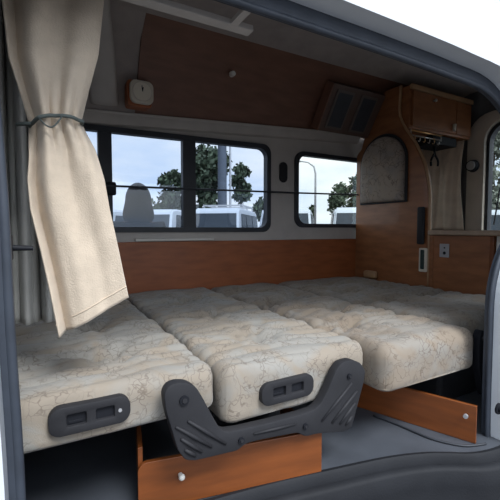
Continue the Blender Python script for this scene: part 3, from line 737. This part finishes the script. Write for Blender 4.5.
# trees
def make_tree(name, loc, H, cw, cz0, m, label, nleaf=2200, leaf=.16, seed=1, blobs=18):
    rnd = random.Random(seed); t = thing(name, label, 'tree', loc, 'trees beyond the car park')
    bl = []
    for k in range(blobs):
        a = rnd.uniform(0, 6.28); rr = rnd.uniform(.1, .72)*cw/2; zz = rnd.uniform(cz0+.08*(H-cz0), H-.2*(H-cz0))
        bl.append((Vector((rr*math.cos(a), rr*math.sin(a), zz)), rnd.uniform(.15, .27)*min(cw, (H-cz0))))
    bl.append((Vector((0, 0, H-.22*(H-cz0))), .24*cw))
    bm = bmesh.new()
    for k in range(nleaf):
        c, r = rnd.choice(bl); d = Vector((rnd.gauss(0, 1), rnd.gauss(0, 1), rnd.gauss(0, 1))).normalized()
        p = c+d*r*rnd.uniform(.3, 1.25)**.7; s = leaf*rnd.uniform(.6, 1.5)
        q = Vector((rnd.gauss(0, 1), rnd.gauss(0, 1), rnd.gauss(0, 1))).normalized(); e = q.orthogonal().normalized(); f = q.cross(e)
        vs2 = [bm.verts.new(p+e*s), bm.verts.new(p+f*s*.55), bm.verts.new(p-e*s), bm.verts.new(p-f*s*.55)]
        bm.faces.new(vs2)
    obj('foliage', bm, m, t, origin=(0, 0, 0)).location = (0, 0, 0)
    tb = bmesh.new(); tube(tb, [(0, 0, 0), (.03*cw, 0, H*.3), (0, .02*cw, H*.6), (0, 0, H*.85)], [.04*cw, .032*cw, .02*cw, .006*cw], 8)
    for c, r in bl[:6]: tube(tb, [(0, 0, c.z*.55), (c.x*.5, c.y*.5, c.z*.8), tuple(c)], [.016*cw, .012*cw, .005*cw], 6)
    obj('trunk', tb, M_bark, t, smooth=True, origin=(0, 0, 0)).location = (0, 0, 0)
    return t
def tree_at(px, D, ytop, ybot, wpx, m, label, **k):
    p = azpt(px, D); H = (230-ytop)/F*D-(GZ-CZ); z0 = (230-ybot)/F*D-(GZ-CZ)
    return make_tree('tree', (p.x, p.y, GZ), H, wpx/F*D, max(.4, z0), m, label, **k)
tree_at(207, 26, 141, 212, 44, M_leaf, 'large dark tree behind the roof-rack van, left of the thick pole', seed=3, nleaf=3200, leaf=.18)
tree_at(241, 25, 162, 200, 24, M_leaf, 'rounded dark tree crown to the right of the thick pole, in the first window', seed=5, nleaf=1300, leaf=.15)
tree_at(173, 27, 166, 222, 32, M_leaf, 'dark tree at the right of the middle window pane', seed=8, nleaf=2200, leaf=.18)
tree_at(150, 34, 203, 224, 40, M_leaf, 'low dark bush on the horizon behind the standing person', seed=9, nleaf=1200, leaf=.2)
tree_at(262, 30, 198, 222, 22, M_leaf, 'small dark bush at the right edge of the first window', seed=12, nleaf=900, leaf=.18)
tree_at(339, 26, 181, 222, 26, M_leaf, 'feathery dark tree left of the arched pad, in the second window', seed=14, nleaf=1100, leaf=.14)
tree_at(360, 27, 171, 225, 34, M_leaf, 'taller tree at the right edge of the second window', seed=16, nleaf=1800, leaf=.15)
tree_at(312, 32, 204, 222, 10, M_leaf, 'tiny bush beside the street lamp in the second window', seed=18, nleaf=300, leaf=.15)
tree_at(492, 20, 112, 225, 52, M_leaf2, 'tall pale grey-green tree seen through the rear window', seed=20, nleaf=4200, leaf=.14, blobs=14)
p = azpt(222.5, 17.5)
po = obj('reflection_pole', CY((p.x, p.y, GZ), (p.x, p.y, GZ+7.5), .22, .19, n=20), M_reflpole, smooth=40); tag(po, 'thick blue-grey pole behind the roof-rack van, standing in for a window reflection', 'pole')  # solid poles built for the reflected band in the window glass
p = azpt(230.5, 17.7)
po = obj('reflection_pole', CY((p.x, p.y, GZ), (p.x, p.y, GZ+6.2), .055, .045, n=12), M_outlet, smooth=40); tag(po, 'thin pale pole just right of the thick blue-grey one, also standing in for a window reflection', 'pole')
p = azpt(315, 30); q = (_rt*-1).normalized(); zt = GZ+(-(GZ-CZ))+(230-163)/F*30
sl_ = thing('street_lamp', 'slender curved street lamp seen through the second window', 'street lamp', (p.x, p.y, GZ))
obj('pole', T([Vector((p.x, p.y, GZ)), Vector((p.x, p.y, zt-.9)), Vector((p.x, p.y, zt-.35))+q*.12, Vector((p.x, p.y, zt))+q*.6, Vector((p.x, p.y, zt+.08))+q*1.3], [.10, .08, .07, .06, .05], 8), M_outlet, sl_, smooth=True)
obj('lamp_head', CY(Vector((p.x, p.y, zt+.08))+q*1.2, Vector((p.x, p.y, zt+.04))+q*1.8, .10, .06, n=10), M_outlet, sl_, smooth=40)

# ------------------------------------------------------------------ person outside, a solid form built for a dim silhouette in the glass
def skinned(name, joints, edges, mats_, parent=None, sub=2, root=0):
    me = bpy.data.meshes.new(name); me.from_pydata([j[0] for j in joints], edges, [])
    o = bpy.data.objects.new(name, me); col.objects.link(o)
    sk = o.modifiers.new('skin', 'SKIN'); sk.use_smooth_shade = True
    for i, j in enumerate(joints):
        sv = me.skin_vertices[0].data[i]; sv.radius = j[1] if isinstance(j[1], tuple) else (j[1], j[1]); sv.use_root = (i == root)
    ss = o.modifiers.new('subdivision', 'SUBSURF'); ss.levels = sub; ss.render_levels = sub
    me.materials.append(mats_)
    if parent: o.parent = parent
    return o
pp = azpt(139, 3.12)
per = thing('figure', 'person in a grey-brown hooded jacket standing in for a dim silhouette in the middle window pane, back turned', 'figure', (pp.x, pp.y, GZ))
per.rotation_euler = (0, 0, R(165)); per.scale = (.95, .95, .95)
J = [((0, 0, .92), (.15, .11)), ((0, 0, 1.12), (.135, .10)), ((0, 0, 1.34), (.165, .11)), ((0, 0, 1.47), (.065, .06)), ((0, -.015, 1.56), (.058, .06)), ((0, -.02, 1.66), (.078, .095)), ((0, -.01, 1.74), (.06, .075)),
     ((.17, 0, 1.41), .065), ((.225, .02, 1.14), .045), ((.22, -.06, .90), .033), ((-.17, 0, 1.41), .065), ((-.225, .02, 1.14), .045), ((-.22, -.06, .90), .033),
     ((.095, 0, .86), .095), ((.10, -.01, .48), .06), ((.10, .01, .09), .04), ((.11, -.13, .035), .035), ((-.095, 0, .86), .095), ((-.10, -.01, .48), .06), ((-.10, .01, .09), .04), ((-.11, -.13, .035), .035),
     ((.22, -.09, .82), .03), ((-.22, -.09, .82), .03)]
E_ = [(0, 1), (1, 2), (2, 3), (3, 4), (4, 5), (5, 6), (2, 7), (7, 8), (8, 9), (9, 21), (2, 10), (10, 11), (11, 12), (12, 22), (0, 13), (13, 14), (14, 15), (15, 16), (0, 17), (17, 18), (18, 19), (19, 20)]
k = len(J)
for s in (1, -1):
    hnd = 21 if s > 0 else 22
    for q in range(4):
        J.append(((s*.22, -.115+.022*q, .775), .009)); J.append(((s*(.215), -.118+.022*q, .735+.004*abs(q-1.5)), .008)); J.append(((s*.20, -.115+.022*q, .71+.006*abs(q-1.5)), .007))
        E_ += [(hnd, k), (k, k+1), (k+1, k+2)]; k += 3
    J.append(((s*.205, -.135, .80), .010)); J.append(((s*.195, -.148, .765), .009)); E_ += [(hnd, k), (k, k+1)]; k += 2
skinned('body', J, E_, M_skin, per)
skinned('jacket', [((0, 0, .86), (.175, .135)), ((0, 0, 1.12), (.165, .13)), ((0, .0, 1.34), (.19, .14)), ((0, .015, 1.46), (.11, .10)), ((.18, 0, 1.41), .085), ((.235, .02, 1.14), .062), ((.225, -.055, .91), .05), ((-.18, 0, 1.41), .085), ((-.235, .02, 1.14), .062), ((-.225, -.055, .91), .05)],
        [(0, 1), (1, 2), (2, 3), (2, 4), (4, 5), (5, 6), (2, 7), (7, 8), (8, 9)], M_jack, per)
skinned('trousers', [((0, 0, .90), (.16, .12)), ((.097, 0, .82), .11), ((.10, -.01, .48), .078), ((.10, .01, .12), .06), ((-.097, 0, .82), .11), ((-.10, -.01, .48), .078), ((-.10, .01, .12), .06)], [(0, 1), (1, 2), (2, 3), (0, 4), (4, 5), (5, 6)], M_trou, per)
bm = bmesh.new(); bmesh.ops.create_uvsphere(bm, u_segments=24, v_segments=16, radius=1)
bmesh.ops.delete(bm, geom=[v for v in bm.verts if v.co.y < -.55 and v.co.z < .45], context='VERTS')
for v in bm.verts:
    z = v.co.z; v.co = Vector((v.co.x*.108*(1+1.1*max(0, -z)**1.5), v.co.y*.125+.012, z*(.15 if z > 0 else .22)+1.655))
hoo = solid(obj('hood', bm, M_jack, None, smooth=True, origin=(0, 0, 0)), .012); hoo.parent = per; hoo.location = (0, 0, 0)
for s in (-1, 1):
    bm = bmesh.new(); bmesh.ops.create_uvsphere(bm, u_segments=10, v_segments=8, radius=.012, matrix=Matrix.Translation((s*.032, -.105, 1.668)))
    e = obj('eye', bm, M_white, None, smooth=True, origin=(0, 0, 0)); e.parent = per; e.location = (0, 0, 0)
bm = bmesh.new(); bmesh.ops.create_cone(bm, segments=8, radius1=.018, radius2=.006, depth=.045, matrix=Matrix.Translation((0, -.118, 1.640)) @ Matrix.Rotation(R(15), 4, 'X'))
e = obj('nose', bm, M_skin, None, smooth=True, origin=(0, 0, 0)); e.parent = per; e.location = (0, 0, 0)
bm = bmesh.new(); box(bm, -.026, .026, -.112, -.098, 1.598, 1.608, bev=.003); e = obj('mouth', bm, M_brass if False else mat('lips', (.32, .14, .12), .6), None, smooth=True, origin=(0, 0, 0)); e.parent = per; e.location = (0, 0, 0)
